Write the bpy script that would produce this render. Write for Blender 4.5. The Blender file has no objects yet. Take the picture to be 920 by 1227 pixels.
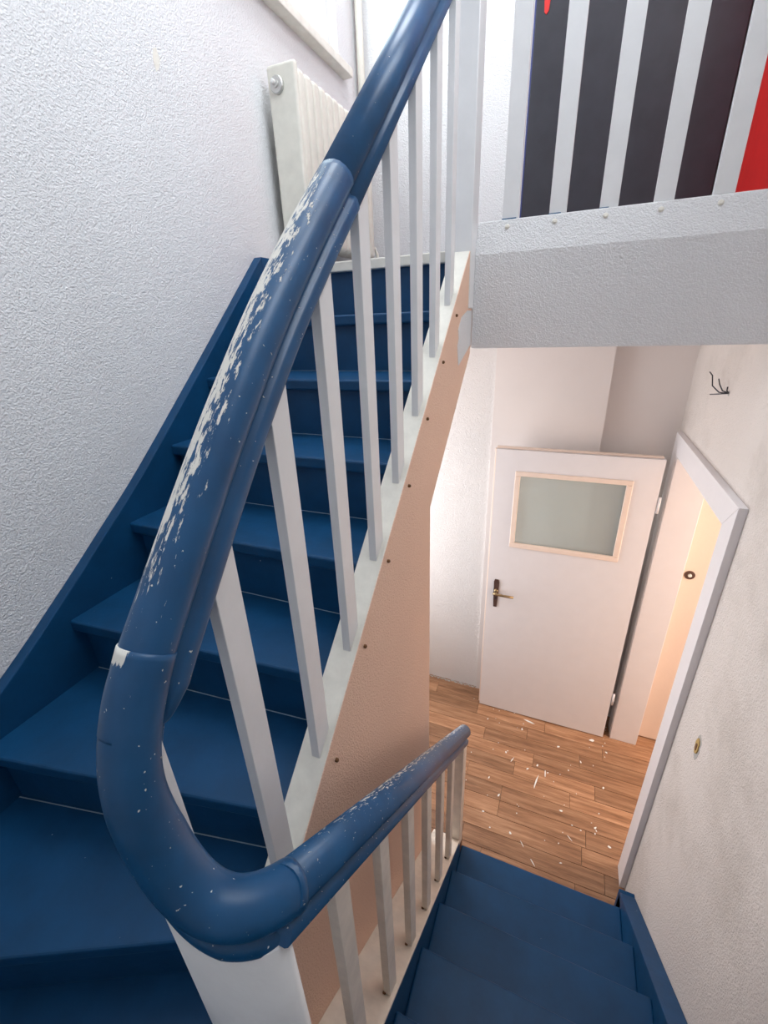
import bpy, bmesh, math, random
from mathutils import Vector, Matrix
random.seed(4)
S = bpy.context.scene
COL = S.collection

# ------------------------------------------------------------------ camera, world, lights, exposure
EYE = 2.71                                   # eye height above the lower hall floor
R = ((0.92508, 0.377818, -0.038484), (0.120227, -0.387472, -0.914008), (-0.360241, 0.840903, -0.403867))
cam = bpy.data.objects.new('camera', bpy.data.cameras.new('camera'))
COL.objects.link(cam)
M = Matrix.Identity(4)
for i in range(3):
    M[i][0] = R[0][i]; M[i][1] = -R[1][i]; M[i][2] = -R[2][i]
M[2][3] = EYE
cam.matrix_world = M
cam.data.sensor_fit = 'HORIZONTAL'; cam.data.sensor_width = 36
cam.data.lens = 522.713 / 920 * 36
cam.data.clip_start = 0.02
S.camera = cam
w = bpy.data.worlds.new('sky'); S.world = w; w.use_nodes = True
w.node_tree.nodes['Background'].inputs[0].default_value = (0.80, 0.90, 1.0, 1)
w.node_tree.nodes['Background'].inputs[1].default_value = 1.5

def area(name, loc, direction, sx, sy, power, col):
    l = bpy.data.lights.new(name, 'AREA'); l.shape = 'RECTANGLE'; l.size = sx; l.size_y = sy
    l.energy = power; l.color = col
    o = bpy.data.objects.new(name, l); COL.objects.link(o); o.location = loc
    o.rotation_euler = Vector(direction).to_track_quat('-Z', 'Y').to_euler()
    return o
# daylight: landing window, added lights in three unseen windows, light in side room
area('daylight_landing_window', (-1.47, 2.12, 4.55), (1, 0, 0), 1.5, 1.6, 30, (0.93, 0.97, 1.0))
area('added_light_stair', (0.80, 0.80, 4.65), (-1, 0, 0), 1.3, 1.2, 37, (0.89, 0.945, 1.0))  # added light in an invented window, brightens faces turned to the right
area('added_light_roof', (-0.40, 1.75, 5.62), (0, 0, -1), 0.95, 1.15, 29, (0.93, 0.97, 1.0))  # added overhead light through an invented roof window
area('added_light_hall', (-1.47, 2.05, 1.5), (1, 0, 0), 0.9, 1.6, 17, (1.0, 0.97, 0.96))  # added light for the lower hall, from an unseen window
area('daylight_side_room', (2.35, 1.9, 1.6), (-1, 0, 0), 1.3, 1.4, 34, (1.0, 0.88, 0.76))
S.view_settings.view_transform = 'Standard'
S.view_settings.look = 'None'
S.view_settings.exposure = 0.35
S.view_settings.gamma = 1.0
S.view_settings.use_curve_mapping = False

# ------------------------------------------------------------------ materials
MATS = {}
def nodes(name):
    m = bpy.data.materials.new(name); m.use_nodes = True
    nt = m.node_tree; b = nt.nodes['Principled BSDF']
    return m, nt, b
def N(nt, t, **k):
    n = nt.nodes.new(t)
    for a, v in k.items():
        if a in n.inputs.keys() if hasattr(n.inputs, 'keys') else False: n.inputs[a].default_value = v
        else: setattr(n, a, v)
    return n
def pos(nt): return nt.nodes.new('ShaderNodeNewGeometry').outputs['Position']
def noise(nt, vec, scale, detail=2.0, rough=0.5):
    n = nt.nodes.new('ShaderNodeTexNoise'); n.inputs['Scale'].default_value = scale
    n.inputs['Detail'].default_value = detail; n.inputs['Roughness'].default_value = rough
    if vec is not None: nt.links.new(vec, n.inputs['Vector'])
    return n.outputs['Fac']
def ramp(nt, fac, stops):
    r = nt.nodes.new('ShaderNodeValToRGB'); e = r.color_ramp.elements
    e[0].position, e[0].color = stops[0][0], (*stops[0][1], 1)
    e[1].position, e[1].color = stops[-1][0], (*stops[-1][1], 1)
    for p, c in stops[1:-1]:
        x = e.new(p); x.color = (*c, 1)
    nt.links.new(fac, r.inputs[0]); return r.outputs[0]
def mixc(nt, fac, a, b, mode='MIX'):
    m = nt.nodes.new('ShaderNodeMix'); m.data_type = 'RGBA'; m.blend_type = mode
    for sock, v in ((m.inputs[0], fac), (m.inputs[6], a), (m.inputs[7], b)):
        if isinstance(v, (int, float)): sock.default_value = v
        elif isinstance(v, tuple): sock.default_value = (*v, 1)
        else: nt.links.new(v, sock)
    return m.outputs[2]
def math_(nt, op, a, b=0.0, clamp=False):
    m = nt.nodes.new('ShaderNodeMath'); m.operation = op; m.use_clamp = clamp
    for s, v in ((m.inputs[0], a), (m.inputs[1], b)):
        if isinstance(v, (int, float)): s.default_value = v
        else: nt.links.new(v, s)
    return m.outputs[0]
def bump(nt, b, h, dist, strength=1.0):
    n = nt.nodes.new('ShaderNodeBump'); n.inputs['Distance'].default_value = dist
    n.inputs['Strength'].default_value = strength
    nt.links.new(h, n.inputs['Height']); nt.links.new(n.outputs[0], b.inputs['Normal'])

def wall_mat(name, col, scale=95, dist=0.004, dirt=None, dirt_amt=0.0, rough=0.75):
    m, nt, b = nodes(name)
    p = pos(nt)
    n1 = math_(nt, 'ADD', math_(nt, 'MULTIPLY', noise(nt, p, scale * 1.45, 2.5, 0.55), 0.65), math_(nt, 'MULTIPLY', noise(nt, p, scale * 0.62, 1, 0.5), 0.35)); n2 = noise(nt, p, 3.0, 4)
    tint = ramp(nt, n2, ((0.35, tuple(c * 0.96 for c in col)), (0.7, col)))
    if dirt:
        d = noise(nt, p, 2.2, 6, 0.65)
        f = ramp(nt, d, ((0.48, (0, 0, 0)), (0.75, (dirt_amt,) * 3)))
        tint = mixc(nt, f, tint, dirt)
    nt.links.new(tint, b.inputs['Base Color']); b.inputs['Roughness'].default_value = rough
    if dist: bump(nt, b, n1, dist, 1.0)
    MATS[name] = m; return m
def paint_mat(name, col, rough=0.4, var=0.06, sc=12, dist=0.0006, speck=None, metal=0.0):
    m, nt, b = nodes(name)
    p = pos(nt)
    n2 = noise(nt, p, sc, 5, 0.6)
    c = ramp(nt, n2, ((0.3, tuple(x * (1 - var) for x in col)), (0.7, tuple(min(1, x * (1 + var)) for x in col))))
    if speck:
        s = noise(nt, p, speck[0], 2, 0.5)
        f = ramp(nt, s, ((speck[1], (0, 0, 0)), (speck[1] + 0.02, (1, 1, 1))))
        c = mixc(nt, f, c, speck[2])
    nt.links.new(c, b.inputs['Base Color']); b.inputs['Roughness'].default_value = rough
    b.inputs['Metallic'].default_value = metal
    if dist: bump(nt, b, noise(nt, p, 60, 3), dist, 0.5)
    if col is BLUE: b.inputs['Specular IOR Level'].default_value = 0.3
    MATS[name] = m; return m
def flat_mat(name, col, rough=0.5, metal=0.0):
    m, nt, b = nodes(name)
    b.inputs['Base Color'].default_value = (*col, 1); b.inputs['Roughness'].default_value = rough
    b.inputs['Metallic'].default_value = metal
    MATS[name] = m; return m

BLUE = (0.003, 0.052, 0.140)
wall_mat('wall_white', (0.80, 0.80, 0.815), 140, 0.0072)
wall_mat('wall_dirty', (0.76, 0.69, 0.645), 150, 0.0065, (0.42, 0.36, 0.31), 0.55)
wall_mat('wall_hall', (0.83, 0.79, 0.77), 140, 0.0065)
wall_mat('wall_smooth', (0.84, 0.77, 0.74), 30, 0.0008)
wall_mat('wall_peach', (0.92, 0.625, 0.475), 170, 0.0065)
wall_mat('wall_warm', (0.86, 0.70, 0.60), 60, 0.001)
wall_mat('ceiling_white', (0.82, 0.82, 0.82), 100, 0.002)
paint_mat('white_paint', (0.80, 0.80, 0.81), 0.38, 0.03)
paint_mat('cream_paint', (0.76, 0.73, 0.66), 0.45, 0.07, 25)
paint_mat('low_cream', (0.80, 0.72, 0.63), 0.45, 0.10, 18)
paint_mat('door_paint', (0.80, 0.765, 0.775), 0.40, 0.015)
paint_mat('bead_paint', (0.86, 0.70, 0.60), 0.45, 0.03)
paint_mat('blue_paint', BLUE, 0.46, 0.16, 9, 0.0008, (110, 0.80, (0.45, 0.5, 0.55)))
paint_mat('radiator_paint', (0.74, 0.72, 0.64), 0.45, 0.06, 20)
paint_mat('black_paint', (0.032, 0.032, 0.042), 0.32, 0.15)
paint_mat('red_paint', (0.62, 0.012, 0.010), 0.45, 0.06)
paint_mat('brass', (0.36, 0.26, 0.14), 0.35, 0.2, 40, 0.0004, None, 0.85)
paint_mat('plate_brown', (0.10, 0.055, 0.045), 0.45, 0.2, 40, 0.0004, None, 0.3)
paint_mat('grey_floor', (0.36, 0.37, 0.39), 0.5, 0.08)
flat_mat('dark', (0.02, 0.018, 0.016), 0.8)
flat_mat('rust_shade', (0.16, 0.075, 0.03), 0.8)
flat_mat('foam', (0.50, 0.33, 0.12), 0.9)
flat_mat('grey_plaster', (0.42, 0.40, 0.38), 0.9)
flat_mat('steel', (0.55, 0.55, 0.53), 0.35, 0.8)
flat_mat('chip_white', (0.80, 0.80, 0.78), 0.7)
flat_mat('crack', (0.32, 0.40, 0.48), 0.8)
flat_mat('navy', (0.05, 0.06, 0.20), 0.5)
flat_mat('blue_residue', (0.03, 0.13, 0.27), 0.6)
flat_mat('wire', (0.04, 0.04, 0.05), 0.5)

def rail_mat(name, u0, uw, amt, v0, v1, spk=0.70):
    """worn blue gloss paint: flaked band around u0 on the profile, between v0 and v1 metres along the rail"""
    m, nt, b = nodes(name)
    uv = nt.nodes.new('ShaderNodeUVMap'); uv.uv_map = 'UVMap'
    sep = nt.nodes.new('ShaderNodeSeparateXYZ'); nt.links.new(uv.outputs[0], sep.inputs[0])
    comb = nt.nodes.new('ShaderNodeCombineXYZ')
    nt.links.new(math_(nt, 'MULTIPLY', sep.outputs[0], 46), comb.inputs[0])
    nt.links.new(math_(nt, 'MULTIPLY', sep.outputs[1], 30), comb.inputs[1])
    n1 = noise(nt, comb.outputs[0], 1.0, 9, 0.68)
    du = math_(nt, 'ABSOLUTE', math_(nt, 'SUBTRACT', sep.outputs[0], u0))
    band = math_(nt, 'SUBTRACT', 1.0, math_(nt, 'DIVIDE', du, uw), True)
    vc, vh = (v0 + v1) / 2, (v1 - v0) / 2
    dv = math_(nt, 'ABSOLUTE', math_(nt, 'SUBTRACT', sep.outputs[1], vc))
    along = math_(nt, 'MULTIPLY', math_(nt, 'SUBTRACT', 1.0, math_(nt, 'DIVIDE', dv, vh), True), 2.2, True)
    k = math_(nt, 'MULTIPLY', math_(nt, 'MULTIPLY', band, along), amt)
    t = math_(nt, 'ADD', n1, k)
    f1 = ramp(nt, t, ((0.685, (0, 0, 0)), (0.715, (1, 1, 1))))
    n2 = noise(nt, pos(nt), 170, 2)
    f2 = ramp(nt, n2, ((spk, (0, 0, 0)), (spk + 0.02, (1, 1, 1))))
    n3 = noise(nt, pos(nt), 14, 4)
    base = ramp(nt, n3, ((0.3, (0.004, 0.059, 0.158)), (0.7, (0.006, 0.083, 0.215))))
    f = mixc(nt, 1.0, f1, f2, 'LIGHTEN')
    c = mixc(nt, f, base, (0.74, 0.72, 0.67))
    nt.links.new(c, b.inputs['Base Color'])
    rr = mixc(nt, f, (0.36, 0.36, 0.36), (0.7, 0.7, 0.7)); nt.links.new(rr, b.inputs['Roughness'])
    bump(nt, b, math_(nt, 'SUBTRACT', 1.0, f), 0.0008, 0.6)
    MATS[name] = m
rail_mat('rail_upper', 0.60, 0.05, 0.0, 0, 1, 0.76)
rail_mat('rail_worn', 0.575, 0.21, 0.33, -0.08, 0.80, 0.735)
rail_mat('rail_wreath', 0.56, 0.16, 0.45, -0.022, 0.022, 0.725)
rail_mat('rail_lower', 0.46, 0.12, 0.20, -0.2, 2.2, 0.72)

def plank_mat():
    m, nt, b = nodes('laminate')
    oi = nt.nodes.new('ShaderNodeObjectInfo')
    mp = nt.nodes.new('ShaderNodeMapping'); mp.inputs['Scale'].default_value = (1.6, 22, 1)
    add = nt.nodes.new('ShaderNodeVectorMath'); add.operation = 'ADD'
    cmb = nt.nodes.new('ShaderNodeCombineXYZ')
    nt.links.new(math_(nt, 'MULTIPLY', oi.outputs['Random'], 37.0), cmb.inputs[0])
    nt.links.new(math_(nt, 'MULTIPLY', oi.outputs['Random'], 5.0), cmb.inputs[1])
    nt.links.new(pos(nt), add.inputs[0]); nt.links.new(cmb.outputs[0], add.inputs[1])
    nt.links.new(add.outputs[0], mp.inputs['Vector'])
    g = noise(nt, mp.outputs[0], 1.6, 7, 0.62)
    g2 = noise(nt, mp.outputs[0], 9.0, 4, 0.6)
    c = ramp(nt, g, ((0.33, (0.125, 0.056, 0.028)), (0.50, (0.32, 0.165, 0.090)), (0.67, (0.52, 0.31, 0.185))))
    c = mixc(nt, 0.35, c, ramp(nt, g2, ((0.35, (0.26, 0.12, 0.055)), (0.65, (0.52, 0.28, 0.15)))))
    v = ramp(nt, oi.outputs['Random'], ((0.0, (0.74, 0.73, 0.72)), (1.0, (1.2, 1.18, 1.16))))
    c = mixc(nt, 1.0, c, v, 'MULTIPLY')
    nt.links.new(c, b.inputs['Base Color']); b.inputs['Roughness'].default_value = 0.42
    bump(nt, b, g2, 0.0006, 0.4)
    MATS['laminate'] = m
plank_mat()
def glass_mat():
    m = bpy.data.materials.new('window_glass'); m.use_nodes = True; nt = m.node_tree
    nt.nodes.remove(nt.nodes['Principled BSDF'])
    tr = nt.nodes.new('ShaderNodeBsdfTransparent'); tr.inputs[0].default_value = (0.90, 0.94, 0.92, 1)
    gl = nt.nodes.new('ShaderNodeBsdfGlossy'); gl.inputs['Roughness'].default_value = 0.03
    mx = nt.nodes.new('ShaderNodeMixShader'); mx.inputs[0].default_value = 0.06
    nt.links.new(tr.outputs[0], mx.inputs[1]); nt.links.new(gl.outputs[0], mx.inputs[2])
    nt.links.new(mx.outputs[0], nt.nodes['Material Output'].inputs[0])
    MATS['window_glass'] = m
    m2 = m.copy(); m2.name = 'lightened_glass'; nt = m2.node_tree
    mx = [n for n in nt.nodes if n.type == 'MIX_SHADER'][0]
    df = nt.nodes.new('ShaderNodeBsdfDiffuse'); df.inputs[0].default_value = (0.78, 0.82, 0.80, 1)
    m3 = nt.nodes.new('ShaderNodeMixShader'); m3.inputs[0].default_value = 0.34  # diffuse share paints the clear pane pale, as if the wall behind were lit
    nt.links.new(mx.outputs[0], m3.inputs[1]); nt.links.new(df.outputs[0], m3.inputs[2])
    nt.links.new(m3.outputs[0], nt.nodes['Material Output'].inputs[0])
    MATS['lightened_glass'] = m2
glass_mat()

# ------------------------------------------------------------------ mesh helpers
def link(name, me, mat, parent=None, smooth=False):
    o = bpy.data.objects.new(name, me); COL.objects.link(o)
    if mat: me.materials.append(MATS[mat])
    if smooth:
        for p in me.polygons: p.use_smooth = True
    if parent: o.parent = parent
    return o
def mesh(name, verts, faces):
    me = bpy.data.meshes.new(name); me.from_pydata([tuple(v) for v in verts], [], faces); me.update()
    bm = bmesh.new(); bm.from_mesh(me); bmesh.ops.recalc_face_normals(bm, faces=bm.faces); bm.to_mesh(me); bm.free()
    return me
def bev(me, d, seg=2, ang=30):
    bm = bmesh.new(); bm.from_mesh(me)
    es = [e for e in bm.edges if len(e.link_faces) == 2 and e.calc_face_angle(0) > math.radians(ang)]
    bmesh.ops.bevel(bm, geom=es, offset=d, segments=seg, affect='EDGES', profile=0.5, clamp_overlap=True)
    bm.to_mesh(me); bm.free(); return me
def box(name, a, b, mat, parent=None, bevel=0.0, seg=2):
    x0, y0, z0 = a; x1, y1, z1 = b
    v = [(x, y, z) for x in (x0, x1) for y in (y0, y1) for z in (z0, z1)]
    f = [(0, 1, 3, 2), (4, 6, 7, 5), (0, 4, 5, 1), (2, 3, 7, 6), (0, 2, 6, 4), (1, 5, 7, 3)]
    me = mesh(name, v, f)
    if bevel: bev(me, bevel, seg)
    return link(name, me, mat, parent)
def prism(name, pts, axis, a0, a1, mat, parent=None, bevel=0.0, seg=1):
    """extrude a 2-D outline along an axis; pts are (y,z) for x, (x,z) for y, (x,y) for z"""
    def P(p, a):
        return {'x': (a, p[0], p[1]), 'y': (p[0], a, p[1]), 'z': (p[0], p[1], a)}[axis]
    n = len(pts)
    v = [P(p, a0) for p in pts] + [P(p, a1) for p in pts]
    f = [tuple(range(n)), tuple(range(2 * n - 1, n - 1, -1))] + [(i, (i + 1) % n, n + (i + 1) % n, n + i) for i in range(n)]
    me = mesh(name, v, f)
    if bevel: bev(me, bevel, seg)
    return link(name, me, mat, parent)
def panel_with_holes(name, axis, a0, a1, u, z, holes, mat, parent=None):
    """a wall slab between a0 and a1 along axis, with rectangular openings (u0,u1,z0,z1)"""
    us = sorted({u[0], u[1], *[h[0] for h in holes], *[h[1] for h in holes]})
    zs = sorted({z[0], z[1], *[h[2] for h in holes], *[h[3] for h in holes]})
    idx = {}; verts = []; faces = []
    def V(a, p, q):
        k = (a, p, q)
        if k not in idx:
            idx[k] = len(verts); verts.append((a, p, q) if axis == 'x' else (p, a, q))
        return idx[k]
    solid = {}
    for i in range(len(us) - 1):
        for j in range(len(zs) - 1):
            cu, cz = (us[i] + us[i + 1]) / 2, (zs[j] + zs[j + 1]) / 2
            solid[i, j] = not any(h[0] < cu < h[1] and h[2] < cz < h[3] for h in holes)
    for (i, j), s in solid.items():
        if not s: continue
        c = [(us[i], zs[j]), (us[i + 1], zs[j]), (us[i + 1], zs[j + 1]), (us[i], zs[j + 1])]
        for a in (a0, a1): faces.append(tuple(V(a, *q) for q in c))
        for k, (di, dj) in enumerate(((0, -1), (1, 0), (0, 1), (-1, 0))):
            if not solid.get((i + di, j + dj), False):
                p, q = c[k], c[(k + 1) % 4]
                faces.append((V(a0, *p), V(a0, *q), V(a1, *q), V(a1, *p)))
    return link(name, mesh(name, verts, faces), mat, parent)
def tube(name, pts, r, mat, parent=None, seg=8, rs=None):
    pts = [Vector(p) for p in pts]; v = []; f = []
    for i, p in enumerate(pts):
        t = (pts[min(i + 1, len(pts) - 1)] - pts[max(i - 1, 0)]).normalized()
        a = Vector((0, 0, 1)) if abs(t.z) < 0.9 else Vector((1, 0, 0))
        u = t.cross(a).normalized(); w_ = t.cross(u)
        rr = rs[i] if rs else r
        for k in range(seg):
            an = 2 * math.pi * k / seg
            v.append(p + (u * math.cos(an) + w_ * math.sin(an)) * rr)
    for i in range(len(pts) - 1):
        for k in range(seg):
            f.append((i * seg + k, i * seg + (k + 1) % seg, (i + 1) * seg + (k + 1) % seg, (i + 1) * seg + k))
    f.append(tuple(range(seg))); f.append(tuple(range((len(pts) - 1) * seg, len(pts) * seg)))
    return link(name, mesh(name, v, f), mat, parent, True)
def lathe(name, center, axis, prof, mat, parent=None, seg=20):
    """prof: (distance along axis, radius)"""
    ax = Vector(axis).normalized(); a = Vector((0, 0, 1)) if abs(ax.z) < 0.9 else Vector((1, 0, 0))
    u = ax.cross(a).normalized(); w_ = ax.cross(u); c = Vector(center); v = []; f = []
    for d, r in prof:
        for k in range(seg):
            an = 2 * math.pi * k / seg
            v.append(c + ax * d + (u * math.cos(an) + w_ * math.sin(an)) * max(r, 1e-5))
    for i in range(len(prof) - 1):
        for k in range(seg):
            f.append((i * seg + k, i * seg + (k + 1) % seg, (i + 1) * seg + (k + 1) % seg, (i + 1) * seg + k))
    f.append(tuple(range(seg))); f.append(tuple(range((len(prof) - 1) * seg, len(prof) * seg)))
    return link(name, mesh(name, v, f), mat, parent)
def empty(name, loc=(0, 0, 0)):
    o = bpy.data.objects.new(name, None); COL.objects.link(o); o.location = loc; o.empty_display_size = 0.1
    return o
def keep(child_parent):
    """children were modelled in world coordinates: cancel the parent's offset"""
    bpy.context.view_layer.update()
    for c in child_parent.children:
        c.matrix_parent_inverse = child_parent.matrix_world.inverted()
def tag(o, label, cat=None, group=None, kind=None):
    o['label'] = label
    if cat: o['category'] = cat
    if group: o['group'] = group
    if kind: o['kind'] = kind
    return o
def struct(o, label): return tag(o, label, kind='structure')

# ------------------------------------------------------------------ dimensions
H = 0.195
LAND = 15 * H                                 # upper landing level
YL = 1.759; GU = 0.2265                        # landing edge, going of the upper flight
Y1 = 1.393; GL = 0.2255                        # first nosing and going of the lower flight
def nose_up(y): return LAND - (YL - y) * H / GU
def nose_lo(y): return H + (Y1 - y) * H / GL
XL = -1.29; XR = 0.568; YB = 2.90; YF = -1.05; TOP = LAND + 2.55
CEIL = EYE - 0.115                             # underside of the landing slab

# ------------------------------------------------------------------ walls, floors, ceilings
struct(panel_with_holes('wall_left', 'x', XL - 0.12, XL, (YF - 0.1, YB + 0.1), (-0.1, TOP),
       [(1.55, 2.67, 3.90, 5.20), (1.55, 2.55, 0.7, 2.35)], 'wall_white'), 'white woodchip-papered wall rising on the left of the stairs')
struct(panel_with_holes('wall_right', 'x', XR, XR + 0.135, (YF - 0.1, YB + 0.1), (-0.1, TOP),
       [(1.69, 2.54, -0.1, 2.02), (0.15, 1.45, 4.05, 5.25)], 'wall_dirty'), 'grubby off-white rough plaster wall beside the descending flight')
struct(panel_with_holes('wall_front', 'y', YF - 0.1, YF, (XL - 0.1, XR + 0.1), (-0.1, TOP), [], 'wall_white'), 'white wall behind the half landing')
struct(box('wall_back_upper', (XL - 0.1, YB, CEIL), (XR + 0.1, YB + 0.1, TOP), 'wall_white'), 'white woodchip wall at the back of the upper landing')
struct(box('wall_back_hall', (XL - 0.1, 2.672, -0.1), (-0.405, 3.0, CEIL + 0.05), 'wall_hall'), 'rough white hall wall left of the glazed door')
struct(box('wall_back_panel', (-0.405, 2.655, -0.1), (0.196, 3.0, CEIL + 0.05), 'wall_smooth'), 'smooth pinkish boarded wall section above the glazed door')
struct(box('wall_back_niche', (0.196, 2.715, -0.1), (XR + 0.02, 3.0, CEIL + 0.05), 'wall_smooth'), 'shaded recessed strip of wall in the hall corner')
cl = panel_with_holes('ceiling', 'x', TOP, TOP + 0.12, (YF - 0.1, YB + 0.1), (XL - 0.1, XR + 0.1), [(1.20, 2.30, -0.86, 0.06)], 'ceiling_white')
for vv in cl.data.vertices: vv.co = (vv.co.z, vv.co.y, vv.co.x)      # modelled upright, laid flat
cl.data.flip_normals()
struct(cl, 'white ceiling with an opening for an added roof window over the stairwell')
struct(box('floor_landing', (XL, YL + 0.076, LAND - 0.06), (XR, YB, LAND), 'grey_floor'), 'floor of the upper landing')
struct(box('ceiling_hall', (XL, YL + 0.12, CEIL), (XR, YB, LAND - 0.061), 'wall_smooth'), 'pale ceiling of the lower hall')
# landing edge beam with a sloping upper lip
beam = prism('beam', [(1.760, CEIL), (1.760, EYE + 0.193), (1.793, EYE + 0.295), (1.845, EYE + 0.297), (1.875, EYE + 0.20), (1.875, CEIL)],
             'x', -0.366, XR, 'wall_white', None, 0.004, 2)
beam.name = 'trim_1'; struct(beam, 'rough white beam along the edge of the upper landing')
# room beyond the hall doorway
struct(box('wall_room_far', (XR + 0.135, 2.605, 0.012), (2.5, 2.70, 2.6), 'wall_warm'), 'warm peach lit wall in the room beyond the doorway')
rh = lathe('wall_fitting', (0.757, 2.605, EYE - 1.397), (0, -1, 0), [(-0.01, 0.027), (0.004, 0.027), (0.006, 0.024), (0.006, 0.012), (0.001, 0.011)], 'plate_brown')
lathe('fitting_core', (0.757, 2.605, EYE - 1.397), (0, -1, 0), [(-0.01, 0.010), (0.010, 0.010), (0.012, 0.007)], 'chip_white', rh)
tag(rh, 'small round brown fitting with a pale core on the wall beyond the doorway', 'wall fitting')
struct(box('wall_room_near', (XR + 0.135, 1.0, -0.1), (2.5, 1.1, 2.6), 'wall_warm'), 'near wall of the room beyond the doorway')
struct(panel_with_holes('wall_room_end', 'x', 2.5, 2.6, (1.0, 2.7), (-0.1, 2.6), [], 'wall_warm'), 'end wall of the room beyond the doorway')
struct(box('ceiling_room', (XR + 0.135, 1.0, 2.6), (2.6, 2.7, 2.7), 'ceiling_white'), 'ceiling of the room beyond the doorway')

# lower hall floor, plank by plank
fl = box('floor', (XL, YF, -0.10), (2.6, YB, -0.012), 'dark')
struct(fl, 'wood-look laminate floor of the lower hall, flecked with paint')
PW = 0.0985
pm = {}
row = 0; y = 1.33
while y < 2.86:
    x = -1.28 + (-0.37 * ((row * 0.618) % 1.0))
    while x < 1.5:
        L = (0.62, 0.48, 0.74)[(row + int(x * 3)) % 3]
        x0, x1 = max(x, -1.28), min(x + L, 1.5)
        if x1 - x0 > 0.05:
            key = (round(x1 - x0, 3))
            if key not in pm:
                l = x1 - x0
                v = [(a, b_, c) for a in (0.0009, l - 0.0009) for b_ in (0.0009, PW - 0.0009) for c in (-0.012, 0)]
                f = [(0, 1, 3, 2), (4, 6, 7, 5), (0, 4, 5, 1), (2, 3, 7, 6), (0, 2, 6, 4), (1, 5, 7, 3)]
                me = bev(mesh('plank', v, f), 0.0008, 1); me.materials.append(MATS['laminate']); pm[key] = me
            o = bpy.data.objects.new('plank', pm[key]); COL.objects.link(o); o.location = (x0, y, 0); o.parent = fl
        x += L
    y += PW; row += 1
# skirting crumbs where plaster has come away, and paint flecks on the floor
def flecks(name, spots, mat, label, cat):
    v, f = [], []
    for (cx, cy, z, r, st, an) in spots:
        n = random.randint(5, 8); b0 = len(v); pts = []
        for k in range(n):
            a = 2 * math.pi * k / n; rr = r * random.uniform(0.6, 1.2)
            px, py = rr * math.cos(a) * st, rr * math.sin(a)
            pts.append((cx + px * math.cos(an) - py * math.sin(an), cy + px * math.sin(an) + py * math.cos(an)))
        for (px, py) in pts: v.append((px, py, z))
        for (px, py) in pts: v.append((cx + (px - cx) * 0.9, cy + (py - cy) * 0.9, z + 0.0012))
        f.append(tuple(range(b0 + n, b0 + 2 * n)))
        f += [(b0 + i, b0 + (i + 1) % n, b0 + n + (i + 1) % n, b0 + n + i) for i in range(n)]
    o = link(name, mesh(name, v, f), mat); return tag(o, label, cat, kind='stuff')
sp = []
for _ in range(75):
    sp.append((random.uniform(-0.40, 0.55), random.uniform(1.62, 2.62), 0.0, random.choice((0.0025, 0.003, 0.004, 0.006)), random.uniform(1, 1.8), random.uniform(0, 3)))
for cx, cy, r, st, an in ((0.10, 2.02, 0.006, 9, 1.35), (0.15, 2.10, 0.003, 9, 1.6), (-0.06, 2.12, 0.003, 9, 1.2), (0.30, 1.75, 0.0025, 9, 2.4), (0.06, 1.62, 0.0025, 9, 2.2),
                          (0.43, 2.46, 0.012, 1.3, 0.3), (0.22, 2.33, 0.008, 1.4, 0.5), (0.02, 2.47, 0.009, 5.0, -0.2), (0.12, 1.55, 0.0025, 9, 2.3), (0.26, 1.60, 0.003, 3, 0.2)):
    sp.append((cx, cy, 0.0, r, st, an))
flecks('paint_flecks', sp, 'chip_white', 'white paint flecks and scrapings scattered on the laminate floor', 'paint flecks')
sp = [(x, random.uniform(2.652, 2.668), 0.0, random.uniform(0.004, 0.010), 1.4, 0) for x in [(-0.82 + 0.013 * i) for i in range(36)]]
flecks('plaster_crumbs', sp, 'grey_plaster', 'grey plaster crumbs along the foot of the hall wall', 'plaster crumbs')

# ------------------------------------------------------------------ hall doorway in the right wall, and its open door
tr = empty('trim_2', (0.56, 1.65, 0)); struct(tr, 'white door casing around the doorway in the right wall')
prism('casing_board', [(1.594, 0), (1.694, 0), (1.694, EYE - 0.694), (1.594, EYE - 0.592)], 'x', 0.541, XR + 0.001, 'door_paint', tr, 0.002, 2)
prism('casing_board', [(2.540, 0), (2.640, 0), (2.640, EYE - 0.592), (2.540, EYE - 0.694)], 'x', 0.541, XR + 0.001, 'door_paint', tr, 0.004, 3)
prism('casing_board', [(1.5942, EYE - 0.5918), (1.6942, EYE - 0.694), (2.5398, EYE - 0.694), (2.6398, EYE - 0.5918)], 'x', 0.541, XR + 0.001, 'door_paint', tr, 0.002, 2)
box('jamb', (0.543, 2.522, 0), (0.703, 2.5395, 2.016), 'door_paint', tr, 0.003)
box('jamb', (0.560, 1.690, 0), (0.703, 1.702, 2.016), 'door_paint', tr, 0.002)
box('jamb', (0.560, 1.702, 2.004), (0.703, 2.522, 2.0155), 'door_paint', tr, 0.002)
keep(tr)

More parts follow.
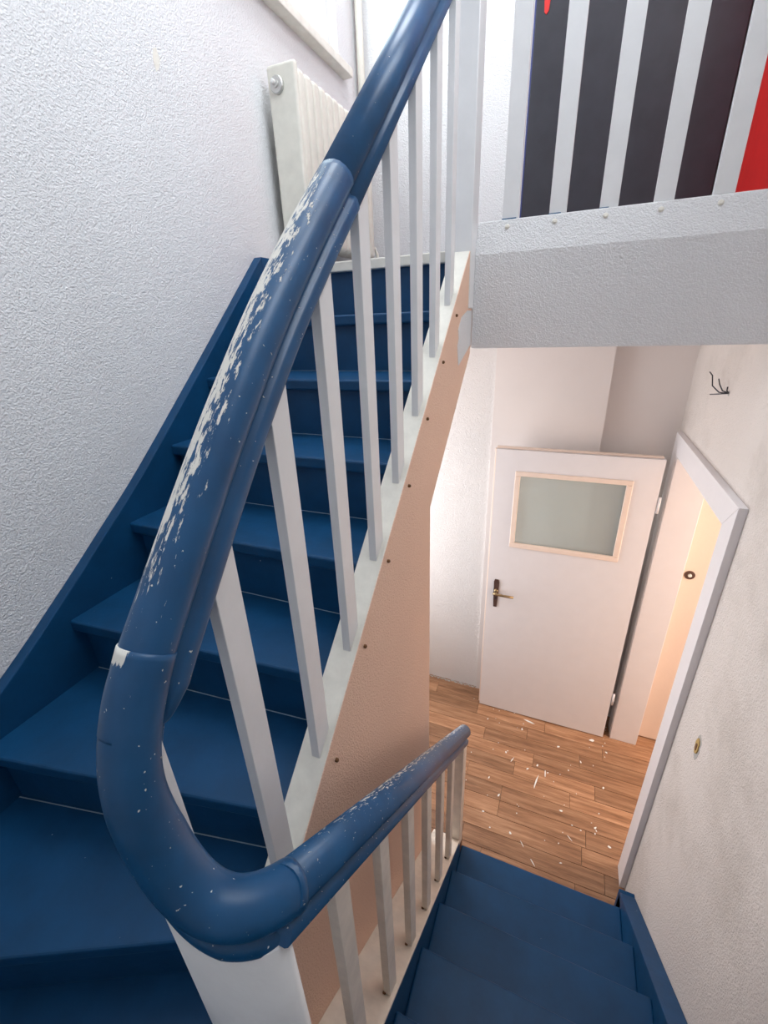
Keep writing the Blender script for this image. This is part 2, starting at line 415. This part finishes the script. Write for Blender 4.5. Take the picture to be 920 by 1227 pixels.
door = empty('door_1', (0.499, 2.53, 0.008)); struct(door, 'white hall door with a small glazed pane, standing open')
DX0, DX1, DY0, DY1, DZ0, DZ1 = -0.350, 0.499, 2.508, 2.546, 0.008, 2.000
GX0, GX1, GZ0, GZ1 = -0.222, 0.361, EYE - 1.316, EYE - 0.844
panel_with_holes('leaf', 'y', DY0, DY1, (DX0, DX1), (DZ0, DZ1), [(GX0, GX1, GZ0, GZ1)], 'door_paint', door)
box('leaf_edge', (DX0 - 0.010, DY0 + 0.018, DZ0 + 0.003), (DX0 - 0.0005, DY1, DZ1 - 0.002), 'bead_paint', door, 0.002)
box('leaf_edge', (DX0, DY0 + 0.018, DZ1 + 0.0005), (DX1 - 0.01, DY1, DZ1 + 0.012), 'bead_paint', door, 0.002)
bd = 0.018
for a, b in (((GX0 - 0.012, GZ0 - 0.014), (GX1 + 0.012, GZ0 + bd)), ((GX0 - 0.012, GZ1 - bd), (GX1 + 0.012, GZ1 + 0.010)),
             ((GX0 - 0.012, GZ0 + bd), (GX0 + bd, GZ1 - bd)), ((GX1 - bd, GZ0 + bd), (GX1 + 0.012, GZ1 - bd))):
    box('glazing_bead', (a[0], DY0 - 0.008, a[1]), (b[0], DY0 + 0.010, b[1]), 'bead_paint', door, 0.004, 2)
box('pane', (GX0 - 0.003, DY0 + 0.017, GZ0 - 0.003), (GX1 + 0.003, DY0 + 0.021, GZ1 + 0.003), 'lightened_glass', door)
hp = prism('handle_plate', [(-0.309, EYE - 1.60), (-0.303, EYE - 1.582), (-0.280, EYE - 1.582), (-0.274, EYE - 1.60), (-0.276, EYE - 1.70), (-0.281, EYE - 1.796), (-0.302, EYE - 1.796), (-0.307, EYE - 1.70)],
           'y', DY0 - 0.006, DY0, 'plate_brown', door, 0.001)
lathe('handle_rose', (-0.291, DY0 - 0.006, EYE - 1.668), (0, -1, 0), [(0, 0.014), (0.006, 0.013), (0.010, 0.009), (0.045, 0.008)], 'brass', hp)
tube('lever', [(-0.305, DY0 - 0.045, EYE - 1.668), (-0.285, DY0 - 0.048, EYE - 1.668), (-0.24, DY0 - 0.050, EYE - 1.669), (-0.175, DY0 - 0.046, EYE - 1.671)], 0.008, 'brass', hp, 10, [0.008, 0.009, 0.008, 0.009])
lathe('keyhole', (-0.291, DY0 - 0.0062, EYE - 1.725), (0, -1, 0), [(0, 0.006), (0.0006, 0.006)], 'dark', hp, 12)
for z in (EYE - 0.96, EYE - 2.35):
    tube('hinge', [(DX1 + 0.010, DY0 + 0.002, z - 0.045), (DX1 + 0.010, DY0 + 0.002, z + 0.045)], 0.007, 'door_paint', door, 12)
keep(door)

# wires and a broken spot on the right wall
wi = empty('loose_wires', (XR, 2.09, EYE - 0.31)); tag(wi, 'loose dark wire ends poking out of the right hall wall', 'wires')
lathe('wall_hole', (XR, 2.09, EYE - 0.312), (-1, 0, 0), [(-0.02, 0.010), (0.0008, 0.010)], 'grey_plaster', wi, 10)
for pts in ([(0, 0, 0), (-0.02, 0.05, -0.004), (-0.035, 0.10, 0.014), (-0.035, 0.135, 0.050), (-0.04, 0.165, 0.060)],
            [(0, 0, 0), (-0.02, 0.012, 0.008), (-0.028, 0.035, 0.028), (-0.028, 0.065, 0.045)],
            [(0, 0, 0), (-0.025, 0.045, -0.010), (-0.035, 0.10, -0.020)],
            [(0, 0, 0), (-0.012, -0.012, 0.012), (-0.012, -0.010, 0.026)]):
    tube('wire', [(XR + p[0], 2.09 + p[1], EYE - 0.312 + p[2]) for p in pts], 0.0024, 'wire', wi, 6)
keep(wi)
wh = empty('wall_damage', (XR, 1.39, EYE - 1.42)); tag(wh, 'small diamond shaped broken patch in the plaster of the right wall', 'wall damage')
v, f = [], []
def blot(name, r, sy, mat, x, dx):
    vs = []
    n = 14
    for k in range(n):
        a = 2 * math.pi * k / n
        d = r * (0.55 + 0.45 * abs(math.sin(a)) ** 3) * random.uniform(0.85, 1.15)
        vs.append((1.39 + d * math.cos(a) * sy, EYE - 1.42 + d * math.sin(a)))
    prism(name, vs, 'x', x - dx, x + 0.003, mat, wh)
blot('plaster_edge', 0.052, 0.8, 'grey_plaster', XR, 0.0006)
blot('foam_plug', 0.034, 0.8, 'foam', XR, 0.004)
blot('hole', 0.017, 0.7, 'rust_shade', XR, 0.0055)
keep(wh)

# ------------------------------------------------------------------ staircase
st = empty('staircase', (-0.3, 0.6, 0)); tag(st, 'worn blue painted wooden staircase with two flights turning at a half landing', 'staircase')
TT = 0.036
def tread_poly(name, pts, z, parent=st, nose=None):
    """tread slab with a rounded edge all round"""
    n = len(pts)
    v = [(p[0], p[1], z - TT) for p in pts] + [(p[0], p[1], z) for p in pts]
    f = [tuple(range(n)), tuple(range(n, 2 * n))] + [(i, (i + 1) % n, n + (i + 1) % n, n + i) for i in range(n)]
    me = mesh(name, v, f); bev(me, 0.007, 3)
    return link(name, me, 'blue_paint', parent, False)
XA, XB = -0.237, 0.503                        # lower flight between its strings
for n in range(1, 7):
    yf = Y1 - (n - 1) * GL
    tread_poly('tread', [(XA, yf), (XB, yf), (XB, yf - GL - 0.032), (XA, yf - GL - 0.032)], n * H)
    box('riser', (XA, yf - 0.050, max(0.0, (n - 1) * H)), (XB, yf - 0.030, n * H - TT), 'blue_paint', st)
    if n < 6: box('paint_crack', (XA + 0.01, yf - GL + 0.0005, n * H), (XB - 0.02, yf - GL + 0.0020, n * H + 0.0006), 'crack', st)
YH = Y1 - 6 * GL                               # edge of the half landing above the lower flight
XC, XD = -1.252, -0.433                        # upper flight between its strings
f8 = [(-1.29, -0.077), (-0.433, 0.335)]; f9 = [(-1.29, 0.293), (-0.433, 0.455)]; f10 = [(-1.29, 0.590), (-0.433, 0.655)]
box('riser', (XA, YH - 0.05, 6 * H), (XB, YH - 0.03, 7 * H - TT), 'blue_paint', st)
tread_poly('half_landing', [(XL, YF), (XR, YF), (XR, YH), (-0.24, YH), (-0.43, 0.38), (XL, -0.03)], 7 * H)
def up(p, d): return (p[0], p[1] + d)
def riser_between(p, q, z0, z1):
    v = [(p[0], p[1] + 0.030), (q[0], q[1] + 0.030), (q[0], q[1] + 0.050), (p[0], p[1] + 0.050)]
    prism('riser', v, 'z', z0, z1, 'blue_paint', st)
def crack(p, q, z):
    d = 0.0275
    prism('paint_crack', [(p[0] + .03, p[1] + d), (q[0], q[1] + d), (q[0], q[1] + d + .0025), (p[0] + .03, p[1] + d + .0025)], 'z', z, z + 0.0007, 'crack', st)
fronts = {8: f8, 9: f9, 10: f10}
for lv in range(11, 15):
    yf = YL - (15 - lv) * GU
    fronts[lv] = [(-1.27, yf), (-0.433, yf)]
fronts[15] = [(-1.27, YL), (-0.433, YL)]
for lv in range(8, 15):
    a, b = fronts[lv]; c, d = fronts[lv + 1]
    tread_poly('tread', [a, b, up(d, 0.045), up(c, 0.045)], lv * H)
    riser_between(a, b, (lv - 1) * H, lv * H - TT)
    crack(c, d, lv * H)
riser_between(fronts[15][0], fronts[15][1], 14 * H - 0.01, LAND - 0.034)
# landing nosing in white
box('landing_nosing', (-1.27, YL, LAND - 0.036), (-0.433, YL + 0.075, LAND), 'cream_paint', st, 0.004)
# string along the left wall
ctrl = [(-0.62, EYE - 1.23), (-0.25, EYE - 1.135), (0.10, EYE - 0.998), (0.385, EYE - 0.838), (0.60, EYE - 0.690), (0.78, EYE - 0.556), (0.97, EYE - 0.410), (1.36, EYE - 0.078), (1.742, EYE + 0.256)]
def spline(c, n=6):
    out = []
    for i in range(len(c) - 1):
        p0, p1, p2, p3 = [Vector(c[max(0, min(len(c) - 1, i + k))]) for k in (-1, 0, 1, 2)]
        for j in range(n):
            t = j / n
            out.append(0.5 * ((2 * p1) + (p2 - p0) * t + (2 * p0 - 5 * p1 + 4 * p2 - p3) * t * t + (3 * p1 - p0 - 3 * p2 + p3) * t ** 3))
    out.append(Vector(c[-1])); return out
top = [tuple(p) for p in spline(ctrl)]
low = [(1.80, EYE + 0.256), (1.80, EYE - 0.10), (0.30, EYE - 1.45), (-0.62, EYE - 1.50)]
n = len(top)
v = []; f = []
for x in (XL, XC):
    for p in top: v.append((x, p[0], p[1]))
    for p in top: v.append((x, p[0], p[1] - 0.42 - 0.02))
for i in range(n - 1):
    a, b, c, d = i, i + 1, n + i + 1, n + i
    f += [(a, b, c, d), tuple(2 * n + k for k in (d, c, b, a)), (a, 2 * n + a, 2 * n + b, b), (d, c, 2 * n + c, 2 * n + d)]
f += [(0, n, 3 * n, 2 * n), (n - 1, 3 * n - 1, 4 * n - 1, 2 * n - 1)]
link('wall_string', bev(mesh('wall_string', v, f), 0.003, 2, 50), 'blue_paint', st)
box('string_end', (XL, 1.742, LAND - 0.25), (XC, 1.80, EYE + 0.256), 'blue_paint', st, 0.003)
# white outer string of the upper flight
def line_string(name, y0, y1, fn, t0, t1, x0, x1, mat, bevel=0.003):
    return prism(name, [(y0, fn(y0) + t0), (y1, fn(y1) + t0), (y1, fn(y1) + t1), (y0, fn(y0) + t1)], 'x', x0, x1, mat, st, bevel, 2)
os_ = line_string('outer_string', 0.23, 1.70, nose_up, 0.038, -0.335, -0.4345, -0.3705, 'cream_paint')
# fixing screws of the balusters along the outer string
for yy, zz in ((1.521, .002), (1.365, -.127), (1.202, -.266), (1.036, -.411), (0.872, -.552), (0.713, -.691), (0.543, -.861), (0.375, -1.005)):
    lathe('screw', (-0.3685, yy, EYE + zz), (1, 0, 0), [(-0.006, 0.0045), (0.004, 0.0045), (0.006, 0.002)], 'rust_shade', os_, 8)
# string on the right wall
line_string('wall_string', 0.0, 1.455, nose_lo, 0.056, -0.30, 0.502, XR - 0.0005, 'blue_paint')
box('string_foot', (0.502, 1.40, 0), (XR - 0.0005, 1.475, nose_lo(1.455) + 0.05), 'blue_paint', st, 0.003)
# string and cream ledge below the lower balusters
line_string('inner_string', 0.215, 1.352, nose_lo, 0.078, -0.30, -0.3695, -0.2365, 'blue_paint')
line_string('string_ledge', 0.215, 1.335, nose_lo, 0.092, 0.078, -0.3695, -0.2350, 'low_cream', 0.002)
box('string_foot', (-0.300, 1.352, 0), (-0.2365, 1.40, nose_lo(1.352) + 0.03), 'rust_shade', st, 0.002)  # end face of the string, its shadow put into the dark brown
keep(st)
keep(os_) if False else None
# peach wall below the upper flight
pw = prism('wall_understair', [(0.235, 0), (1.240, 0), (1.240, nose_up(1.24) - 0.325), (1.758, nose_up(1.758) - 0.345), (1.758, nose_up(1.70) + 0.025), (1.70, nose_up(1.70) + 0.0365), (0.235, nose_up(0.235) + 0.0365)],
           'x', -0.41, -0.3695, 'wall_peach')
struct(pw, 'rough peach painted side wall below the upper flight')
prism('filler_patch', [(1.688, EYE + .017), (1.60, EYE - .004), (1.557, EYE - .041), (1.566, EYE - .07), (1.551, EYE - .093), (1.560, EYE - .125), (1.572, EYE - .158), (1.655, EYE - .132), (1.7575, EYE - .100), (1.7575, EYE + .017)],
      'x', -0.3696, -0.3686, 'wall_white', pw)
prism('filler_smear', [(1.402, EYE + .783), (1.409, EYE + .756), (1.400, EYE + .735), (1.384, EYE + .720), (1.380, EYE + .75), (1.388, EYE + .775)], 'x', XL, XL + 0.0006, 'cream_paint', bpy.data.objects['wall_left'])
sf = prism('wall_soffit', [(0.30, nose_up(.30) - 0.32), (1.758, nose_up(1.758) - 0.345), (1.758, nose_up(1.758) - 0.30), (0.30, nose_up(.30) - 0.28)], 'x', XL, -0.411, 'wall_hall')
struct(sf, 'plastered underside of the upper flight')

# ------------------------------------------------------------------ stair railing
sr = empty('stair_railing', (-0.33, 0.25, 7 * H)); tag(sr, 'worn blue moulded handrail on white flat balusters winding round the stair turn', 'railing')
half = [(0, -.040), (.022, -.040), (.0265, -.0375), (.0275, -.033), (.0275, -.0225), (.0245, -.0175), (.0180, -.0150), (.0172, -.011), (.0215, -.0065), (.0285, 0.000), (.0310, .008), (.0300, .017), (.0255, .0265), (.0180, .0345), (.0090, .039), (0, .040)]
prof = half + [(-x, y) for x, y in reversed(half[1:-1])]
per = [0.0]
for i in range(len(prof)):
    a, b = prof[i], prof[(i + 1) % len(prof)]
    per.append(per[-1] + math.hypot(b[0] - a[0], b[1] - a[1]))
def sweep(name, pts, mat, scale=1.0, sub=8, straight=False, soften=False, taper=False):
    P = [Vector(p) for p in pts]
    if not straight: P = [Vector(p) for p in spline(pts, sub)]
    if soften:
        for _ in range(60): P = [P[0]] + [P[i] * 0.5 + (P[i - 1] + P[i + 1]) * 0.25 for i in range(1, len(P) - 1)] + [P[-1]]
    v, f, uvs = [], [], []
    npr = len(prof); dist = 0.0
    for i, p in enumerate(P):
        if i: dist += (P[i] - P[i - 1]).length
        t = (P[min(i + 1, len(P) - 1)] - P[max(i - 1, 0)]).normalized()
        u = (Vector((0, 0, 1)) - t * t.z).normalized(); s = u.cross(t)
        sc = scale
        fade = 1.0 if not soften else min(1.0, max(0.0, (i / (len(P) - 1) - 0.30) / 0.45))
        if taper: fade = min(1.0, (1 - i / (len(P) - 1)) / 0.14) ** 0.6
        for k, (a, b) in enumerate(prof):
            if b < -0.010: a, b = a * (0.55 + 0.45 * fade), -0.010 + (b + 0.010) * (0.25 + 0.75 * fade)
            v.append(p + s * a * sc + u * b * sc); uvs.append((per[k] / per[-1], dist))
    for i in range(len(P) - 1):
        for k in range(npr):
            f.append((i * npr + k, i * npr + (k + 1) % npr, (i + 1) * npr + (k + 1) % npr, (i + 1) * npr + k))
    nside = len(f)
    f.append(tuple(range(npr))); f.append(tuple(range((len(P) - 1) * npr, len(P) * npr)))
    me = bpy.data.meshes.new(name); me.from_pydata([tuple(x) for x in v], [], f)
    uvl = me.uv_layers.new(name='UVMap')
    for fi, pl in enumerate(me.polygons):
        for li in pl.loop_indices:
            vi = me.loops[li].vertex_index; u_, w_ = uvs[vi]
            if fi < nside and fi % npr == npr - 1 and vi % npr == 0: u_ = 1.0
            uvl.data[li].uv = (u_, w_)
        pl.use_smooth = fi < nside
    me.update()
    bm = bmesh.new(); bm.from_mesh(me); bmesh.ops.recalc_face_normals(bm, faces=bm.faces); bm.to_mesh(me); bm.free()
    return link(name, me, mat, sr)
XU, XLO = -0.402, -0.262
UPH = 0.8175
def ru(y): return nose_up(y) + UPH
def rl(y): return nose_lo(y) + 0.835 - 0.045 * max(0, (y - 0.3)) / 1.1
sweep('handrail', [(XU, 1.705, ru(1.705)), (XU, 1.2, ru(1.2)), (XU, 0.80, ru(0.80))], 'rail_upper', 1.0, straight=True)
E_ = EYE
mid = [(XU, 0.80, ru(0.80)), (XU, 0.68, ru(0.68) + .002), (XU, 0.56, ru(0.56) - .004), (XU, 0.45, E_ - .117), (XU, 0.36, E_ - .218), (XU, 0.29, E_ - .300), (XU, 0.238, E_ - .363), (XU, 0.214, E_ - .408)]
sweep('handrail', mid, 'rail_worn', 1.03, taper=True)
wr = [(XU, 0.262, E_ - .333), (XU, 0.225, E_ - .384), (XU + .001, 0.198, E_ - .445), (-.395, .182, E_ - .525), (-.374, .176, E_ - .600), (-.338, .176, E_ - .640), (-.300, .184, E_ - .652), (-.272, .208, E_ - .664), (XLO, .240, rl(.240) - .002)]
sweep('handrail_wreath', wr, 'rail_wreath', 1.08, soften=True)
sweep('handrail', [(XLO, .222, rl(.222)), (XLO, .8, rl(.8)), (XLO, 1.43, rl(1.43))], 'rail_lower', 1.0, straight=True)
# balusters of the upper flight
for k in range(9):
    y0 = 0.178 + 0.1655 * k; y1 = y0 + 0.046
    x0, x1 = -0.404, -0.385
    if k == 0: zb = (1.86, 1.86); zt = (E_ - .42, E_ - .40)
    else:
        zb = (nose_up(y0) + 0.037, nose_up(y1) + 0.037)
        fn = (lambda y: ru(y) - 0.035) if y0 > 0.5 else (lambda y: (E_ - .366 + (y - .235) * 1.17) - 0.035)
        zt = (fn(y0), fn(y1))
    prism('baluster', [(y0, zb[0]), (y1, zb[1]), (y1, zt[1]), (y0, zt[0])], 'x', x0, x1, 'white_paint', sr, 0.0015, 2)
# balusters of the lower flight
for k in range(7):
    y0 = 0.325 + 0.1655 * k - 0.012; y1 = y0 + 0.044
    x0, x1 = -0.265, -0.245
    if y1 > 1.30: continue
    bl = prism('baluster', [(y0, nose_lo(y0) + 0.0915), (y1, nose_lo(y1) + 0.0915), (y1, rl(y1) - .03), (y0, rl(y0) - .03)], 'x', x0, x1, 'low_cream', sr, 0.0015, 2)
    zz = nose_lo(y0) + .092
    lathe('nail', (-0.262, y0 - 0.0005, zz + 0.004), (0, -1, 0), [(-.002, .005), (.003, .004)], 'rust_shade', bl, 8)
# lower post
prism('newel_post', [(1.318, nose_lo(1.318) + 0.05), (1.385, nose_lo(1.385) + 0.05), (1.385, rl(1.385) - 0.03), (1.318, rl(1.318) - 0.03)], 'x', -0.292, -0.236, 'low_cream', sr, 0.002, 2)
# curved newel at the turn
ncx, ncy, nrx, nry = -0.340, 0.210, 0.098, 0.048
ang = [math.pi + math.pi * k / 18 for k in range(19)]
outer = [(ncx + nrx * math.copysign(abs(math.cos(a)) ** (0.62 if math.cos(a) < 0 else 0.95), math.cos(a)), ncy - nry * abs(math.sin(a)) ** (0.62 if math.cos(a) < 0 else 0.95)) for a in ang]
v, f = [], []
for (x, y_), a in zip(outer, ang):
    fr = (a - math.pi) / math.pi
    zt = E_ - 0.640 - 0.060 * min(1, fr * 1.25)
    v += [(x, y_, 1.0), (x, y_, zt)]
no = len(outer)
for i in range(no - 1): f.append((2 * i, 2 * i + 2, 2 * i + 3, 2 * i + 1))
f.append((0, 1, 2 * no - 1, 2 * no - 2)); f.append(tuple(2 * i for i in range(no))); f.append(tuple(2 * i + 1 for i in range(no)))
me = mesh('newel', v, f)
nw = link('newel', me, 'white_paint', sr)
for p in me.polygons: p.use_smooth = len(p.vertices) == 4 and abs(p.normal.z) < .1 and p.area < 0.2
# upper post
box('newel_post', (-0.433, 1.700, EYE + 0.024), (-0.365, 1.79, LAND + 1.12), 'white_paint', sr, 0.003)
keep(sr)

# ------------------------------------------------------------------ landing railing
lr = empty('landing_railing', (0.1, 1.80, EYE + 0.296)); tag(lr, 'white balustrade of flat uprights along the upper landing edge', 'railing')
for k in range(6):
    xc = -0.258 + 0.1512 * k
    if k == 5: xc = 0.497
    b = box('baluster', (xc - 0.0265, 1.800, EYE + 0.296), (xc + 0.0265, 1.822, LAND + 0.98), 'white_paint', lr, 0.0015)
    lathe('screw_cap', (xc - 0.006, 1.7865, EYE + 0.272), (0, -1, 0.32), [(-0.006, 0.008), (0.003, 0.008), (0.006, 0.005), (0.0062, 0.0025)], 'cream_paint', b, 12)
    if k < 3:
        box('paint_residue', (xc - 0.027, 1.796, EYE + 0.2955), (xc + 0.02 - 0.01 * k, 1.7998, EYE + 0.2985 - 0.0006 * k), 'blue_residue', b)
box('rail', (-0.366, 1.785, LAND + 0.98), (XR, 1.84, LAND + 1.03), 'blue_paint', lr, 0.01)
keep(lr)

# ------------------------------------------------------------------ upper landing doors
d2 = empty('door_2', (0.07, YB, LAND)); struct(d2, 'black painted door with a red drip behind the landing balusters')
box('leaf', (-0.355, YB - 0.035, LAND + 0.01), (0.50, YB - 0.002, LAND + 2.0), 'black_paint', d2, 0.003)
box('leaf_edge', (-0.362, YB - 0.036, LAND + 0.01), (-0.3555, YB - 0.002, LAND + 2.0), 'navy', d2)
box('frame', (-0.385, YB - 0.030, LAND), (-0.363, YB - 0.0005, LAND + 2.04), 'white_paint', d2)
box('frame', (0.505, YB - 0.030, LAND), (0.56, YB - 0.0005, LAND + 2.04), 'black_paint', d2)
prism('paint_drip', [(-0.320, EYE + 1.60), (-0.322, EYE + 1.32), (-0.318, EYE + 1.265), (-0.308, EYE + 1.255), (-0.298, EYE + 1.268), (-0.294, EYE + 1.31), (-0.282, EYE + 1.345), (-0.270, EYE + 1.60)],
      'y', YB - 0.0375, YB - 0.034, 'red_paint', d2, 0.001)
keep(d2)
d3 = empty('door_3', (XR, 2.3, LAND)); struct(d3, 'bright red painted door in the right wall of the upper landing')
box('leaf', (XR - 0.022, 1.96, LAND + 0.01), (XR - 0.0005, 2.855, LAND + 2.0), 'red_paint', d3, 0.003)
box('leaf_edge', (XR - 0.024, 2.8555, LAND + 0.01), (XR - 0.0005, 2.863, LAND + 2.0), 'navy', d3)
keep(d3)

# ------------------------------------------------------------------ landing window
w1 = empty('window_1', (XL, 2.1, 3.90)); struct(w1, 'white framed window high on the left wall of the upper landing')
WY0, WY1, WZ0, WZ1 = 1.55, 2.67, 3.90, 5.20
box('window_sill', (XL - 0.06, 1.48, 3.862), (XL + 0.055, 2.72, 3.899), 'cream_paint', w1, 0.004)
for a, b in (((WY0, WZ0), (WY0 + .05, WZ1)), ((WY1 - .05, WZ0), (WY1, WZ1)), ((WY0 + .05, WZ0), (WY1 - .05, WZ0 + .05)), ((WY0 + .05, WZ1 - .05), (WY1 - .05, WZ1))):
    box('window_frame', (XL - 0.10, a[0], a[1]), (XL - 0.05, b[0], b[1]), 'white_paint', w1, 0.003)
box('pane', (XL - 0.080, WY0 + .045, WZ0 + .045), (XL - 0.076, WY1 - .045, WZ1 - .045), 'window_glass', w1)
keep(w1)

hpipe = tube('heating_pipe', [(-1.252, 2.862, LAND), (-1.252, 2.862, LAND + 1.2), (-1.252, 2.862, TOP)], 0.020, 'radiator_paint', None, 14)
tag(hpipe, 'cream painted heating pipe rising in the corner beside the landing window', 'pipe')
# ------------------------------------------------------------------ radiator below the window
rd = empty('radiator', (-1.18, 1.93, LAND)); tag(rd, 'old cream sectional radiator below the landing window', 'radiator')
RX0, RX1, RZ0, RZ1 = -1.245, -1.113, EYE + 0.315, EYE + 0.905
def section_mesh(w_):
    pts = []
    r = 0.022
    for cx, cz, a0 in ((RX1 - r, RZ1 - r, 0), (RX0 + r, RZ1 - r, 90), (RX0 + r, RZ0 + r, 180), (RX1 - r, RZ0 + r, 270)):
        for k in range(5):
            a = math.radians(a0 + 22.5 * k); pts.append((cx + r * math.cos(a), cz + r * math.sin(a)))
    n = len(pts)
    v = [(p[0], 0, p[1]) for p in pts] + [(p[0], w_, p[1]) for p in pts]
    f = [tuple(range(n)), tuple(range(n, 2 * n))] + [(i, (i + 1) % n, n + (i + 1) % n, n + i) for i in range(n)]
    return bev(mesh('section', v, f), 0.017, 3, 60)
sm = section_mesh(0.052); sm.materials.append(MATS['radiator_paint'])
for p in sm.polygons: p.use_smooth = True
for k in range(12):
    o = bpy.data.objects.new('section', sm); COL.objects.link(o); o.location = (0, 1.945 + 0.058 * k, 0); o.parent = rd
box('end_plate', (RX0, 1.920, RZ0), (RX1, 1.9455, RZ1 + 0.012), 'radiator_paint', rd, 0.012, 4)
pc = lathe('plug', (RX0 + 0.048, 1.920, RZ1 - 0.055), (0, -1, 0), [(-0.01, 0.029), (0.010, 0.029), (0.014, 0.026), (0.015, 0.013), (0.020, 0.012)], 'steel', rd, 20)
lathe('vent_nipple', (RX0 + 0.043, 1.902, RZ1 - 0.050), (0, -1, 0), [(-.004, .008), (.012, .008), (.014, .005)], 'chip_white', pc, 10)
for k in (1, 10):
    box('bracket', (XL - 0.02, 1.955 + 0.058 * k, RZ0 + 0.08), (RX0 + 0.005, 1.975 + 0.058 * k, RZ0 + 0.10), 'radiator_paint', rd)
tube('pipe', [(-1.13, 2.70, LAND - 0.02), (-1.13, 2.70, LAND + 0.13), (-1.14, 2.69, LAND + 0.16), (-1.17, 2.64, LAND + 0.165)], 0.009, 'radiator_paint', rd, 8)
keep(rd)

# ------------------------------------------------------------------ unseen windows, added to let daylight in
def window_ring(name, axis, a0, a1, u0, u1, z0, z1, label):
    r = empty(name, (a0, u0, z0) if axis == 'x' else (u0, z0, a0)); struct(r, label)
    for (p, q) in (((u0, z0), (u0 + .05, z1)), ((u1 - .05, z0), (u1, z1)), ((u0 + .05, z0), (u1 - .05, z0 + .05)), ((u0 + .05, z1 - .05), (u1 - .05, z1))):
        if axis == 'x': box('window_frame', (a0, p[0], p[1]), (a1, q[0], q[1]), 'white_paint', r, 0.003)
        else: box('window_frame', (p[1], p[0], a0), (q[1], q[0], a1), 'white_paint', r, 0.003)
    keep(r)
window_ring('added_window_2', 'x', XR + 0.06, XR + 0.11, 0.15, 1.45, 4.05, 5.25, 'added unseen stair window high in the right wall')
window_ring('added_window_3', 'x', XL - 0.10, XL - 0.05, 1.55, 2.55, 0.7, 2.35, 'added unseen hall window in the left wall below the upper flight')
window_ring('added_window_4', 'z', TOP + 0.03, TOP + 0.08, 1.20, 2.30, -0.86, 0.06, 'added unseen roof window over the landing')
